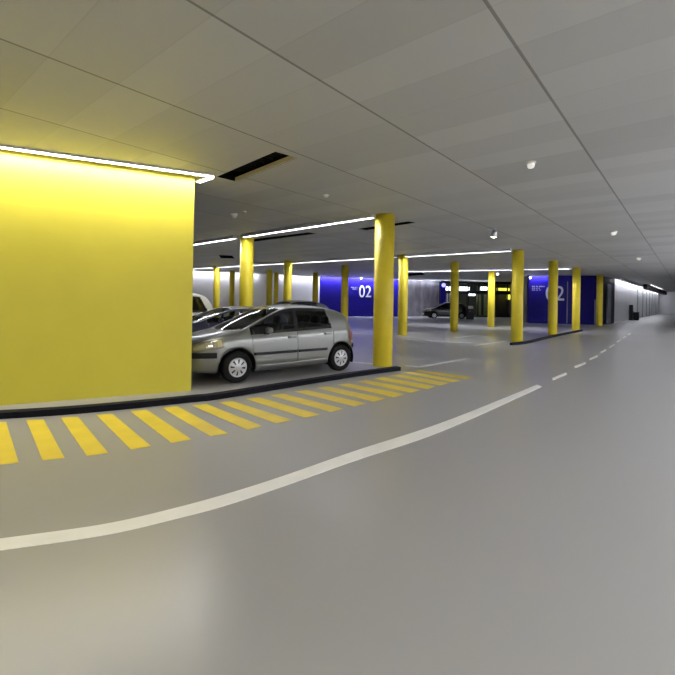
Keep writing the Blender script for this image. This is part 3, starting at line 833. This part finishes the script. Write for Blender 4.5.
    b = bmesh.new(); bx(b, (spec['rear_glass'][0]+.25, -W2+.13, fl_z), (spec['windscreen'][1]-.05, W2-.13, fl_z+.04)); link('cabin_floor', b, INTER, root)
    for sx, ys in seats:
        for y in ys:
            st = link('seat', box((sx-.28, y-.24, fl_z+.04), (sx+.26, y+.24, fl_z+.33), .05), INTER, root, smooth=True)
            Mt = Matrix.Translation((sx-.24, y, fl_z+.30)) @ Matrix.Rotation(-.28, 4, 'Y')
            b = bmesh.new(); bx(b, (-.07, -.23, 0), (.07, .23, .56), .05, Mt); link('backrest', b, INTER, st, smooth=True)
            b = bmesh.new(); bx(b, (-.045, -.12, .58), (.05, .12, .76), .04, Mt); link('headrest', b, INTER, st, smooth=True)
    dx = spec['windscreen'][0]+.55*(spec['windscreen'][1]-spec['windscreen'][0])
    b = box((dx, -W2+.16, fl_z+.3), (spec['windscreen'][1]-.28, W2-.16, belt(dx)-.05), .06); link('dashboard', b, INTER, root, smooth=True)
    b = bmesh.new(); Mt = Matrix.Translation((dx-.12, .36, belt(dx)-.02)) @ Matrix.Rotation(-1.15, 4, 'Y')
    n, m2 = 28, 8
    for k in range(n):
        for l in range(m2):
            pass
    vv = [[b.verts.new(Mt @ Vector(((.18+.016*math.cos(2*PI*l/m2))*math.cos(2*PI*k/n), (.18+.016*math.cos(2*PI*l/m2))*math.sin(2*PI*k/n), .016*math.sin(2*PI*l/m2)))) for l in range(m2)] for k in range(n)]
    for k in range(n):
        for l in range(m2): b.faces.new((vv[k][l], vv[(k+1) % n][l], vv[(k+1) % n][(l+1) % m2], vv[k][(l+1) % m2]))
    bx(b, (-.17, -.03, -.012), (.17, .03, .012), 0, Mt)
    link('steering_wheel', b, BLACKP, root)
    return root

HATCH = dict(L=4.06, W=1.74, R=.312, axles=(1.16, -1.448), nose=.34, tail=.34,
    top=[(-2.03, .82), (-2.00, .96), (-1.93, 1.10), (-1.76, 1.30), (-1.58, 1.42), (-1.32, 1.495), (-.9, 1.535), (-.5, 1.55), (-.2, 1.54), (.05, 1.50), (.38, 1.375), (.73, 1.215), (1.03, 1.085), (1.24, 1.01), (1.38, .975), (1.63, .915), (1.88, .835), (1.99, .745), (2.03, .65)],
    belt=[(-2.03, .80), (-1.88, .98), (-1.5, 1.03), (-.3, .985), (.5, .955), (1.03, .94), (1.53, .875), (1.88, .79), (1.99, .70), (2.03, .61)],
    bot=[(-2.03, .38), (-1.9, .29), (-1.6, .23), (-1., .20), (1., .19), (1.5, .21), (1.93, .245), (2.03, .28)],
    windscreen=(.09, 1.26), curve=.24, rear_glass=(-1.93, -1.60), side_glass=[(-1.18, -.27), (-.19, .88)], pillars=[(-.27, -.19)],
    doors=[(-.23, .84), (-1.20, -.23)], strip_z=.53, lamp_z=.655, lamp_x=1.43, mirror_x=.52,
    slant=.10, seats=[(.03, (.36, -.36)), (-.85, (.40, 0, -.40))])
SILVER = noisy(mat('silver_car_paint', (.205, .21, .198), .33, .7, coat=.6), 300, .03)
cf = fl(236.0, 382.6); cr = fl(338.5, 370.6)
Fd = (cf-cr).normalized(); Ld = Vector((-Fd.y, Fd.x, 0)); rzc = math.atan2(Fd.y, Fd.x)
cen = cf - Fd*1.16 - Ld*.77
make_car('hatchback', 'silver five door hatchback with silver hubcaps parked behind the long kerb', HATCH, SILVER, (cen.x, cen.y, 0), rzc)

def variant(base, dz, dl=0., **kw):
    sp = dict(base)
    k = dz
    sp['top'] = [(x, z if z < 1.0 else z+(z-.98)/.53*k) for x, z in base['top']]
    sp.update(kw); return sp
LOW = variant(HATCH, -.12, tumble=.40)
DARKB = mat('dark_blue_car_paint', (.03, .03, .07), .3, .3, coat=.7)
def park(px, d, off=0.): p = at_d(px, d); return (p.x, p.y, 0)
p2 = at_d(232, 13.2)
make_car('hatchback', 'low dark blue car parked just behind the bonnet of the silver hatchback', LOW, DARKB, (p2.x-.2, p2.y, 0), rzc, glass=CGLASS)
VAN = dict(HATCH); VAN.update(L=4.40, W=1.80, R=.32, axles=(1.35, -1.40),
    top=[(-2.20, 1.10), (-2.18, 1.22), (-2.10, 1.40), (-1.92, 1.68), (-1.75, 1.80), (-1.3, 1.85), (-.4, 1.86), (.2, 1.83), (.5, 1.74), (.9, 1.46), (1.25, 1.18), (1.5, 1.06), (1.8, .98), (2.05, .86), (2.16, .75), (2.20, .66)],
    belt=[(-2.20, 1.0), (-2.0, 1.12), (-1., 1.10), (.6, 1.04), (1.2, 1.0), (1.7, .92), (2.05, .82), (2.16, .71), (2.20, .62)],
    bot=[(-2.2, .36), (-2.0, .28), (-1., .22), (1., .22), (2.0, .25), (2.2, .30)],
    windscreen=(.50, 1.22), rear_glass=(-2.14, -1.86), side_glass=[(-1.92, -1.20), (-1.1, -.2), (-.1, 1.0)], pillars=[(-.2, -.1), (-1.2, -1.1)],
    doors=[(-.15, 1.0), (-1.25, -.15)], strip_z=.55, lamp_z=.66, lamp_x=1.65, mirror_x=.85, tumble=.26, rail=1, slant=.36, tail=.10, seats=[(.3, (.38, -.38)), (-.8, (.42, 0, -.42))])
BEIGE = mat('pale_beige_car_paint', (.62, .60, .50), .35, .1, coat=.6)
p3 = at_d(208.5, 16.5)
c3 = Vector((p3.x, p3.y, 0)) + Fd*2.1 - Ld*.3
make_car('van', 'pale beige tall van with dark rear window at the edge of the yellow wall', VAN, BEIGE, (c3.x, c3.y, 0), rzc, glass=DGLASS, cat='van')
SUV = variant(HATCH, .07, tumble=.34)
GREYC = mat('grey_green_car_paint', (.16, .18, .17), .3, .5, coat=.6)
p4 = at_d(286, 17.5)
make_car('estate_car', 'dark grey car whose roof shows just above the silver hatchback', SUV, GREYC, (p4.x, p4.y, 0), rzc, glass=CGLASS)
BLK = mat('black_car_paint', (.003, .003, .0035), .3, .0, coat=.3)
p5 = at_d(444.5, 40.6)
SAL = variant(HATCH, .02)
make_car('car', 'black car standing in front of the glazed entrance, seen from its left side', SAL, BLK, (p5.x, p5.y, 0), math.radians(180), glass=DGLASS)

# ------------------------------------------------------------------ world and view
w = bpy.data.worlds.new('world'); sc.world = w; w.use_nodes = True
w.node_tree.nodes['Background'].inputs[0].default_value = (.55, .57, .62, 1); w.node_tree.nodes['Background'].inputs[1].default_value = .05
sc.view_settings.view_transform = 'Standard'; sc.view_settings.look = 'None'
sc.view_settings.exposure = 0.0; sc.view_settings.gamma = 1.0; sc.view_settings.use_curve_mapping = False
sc.cycles.max_bounces = 10; sc.cycles.diffuse_bounces = 5
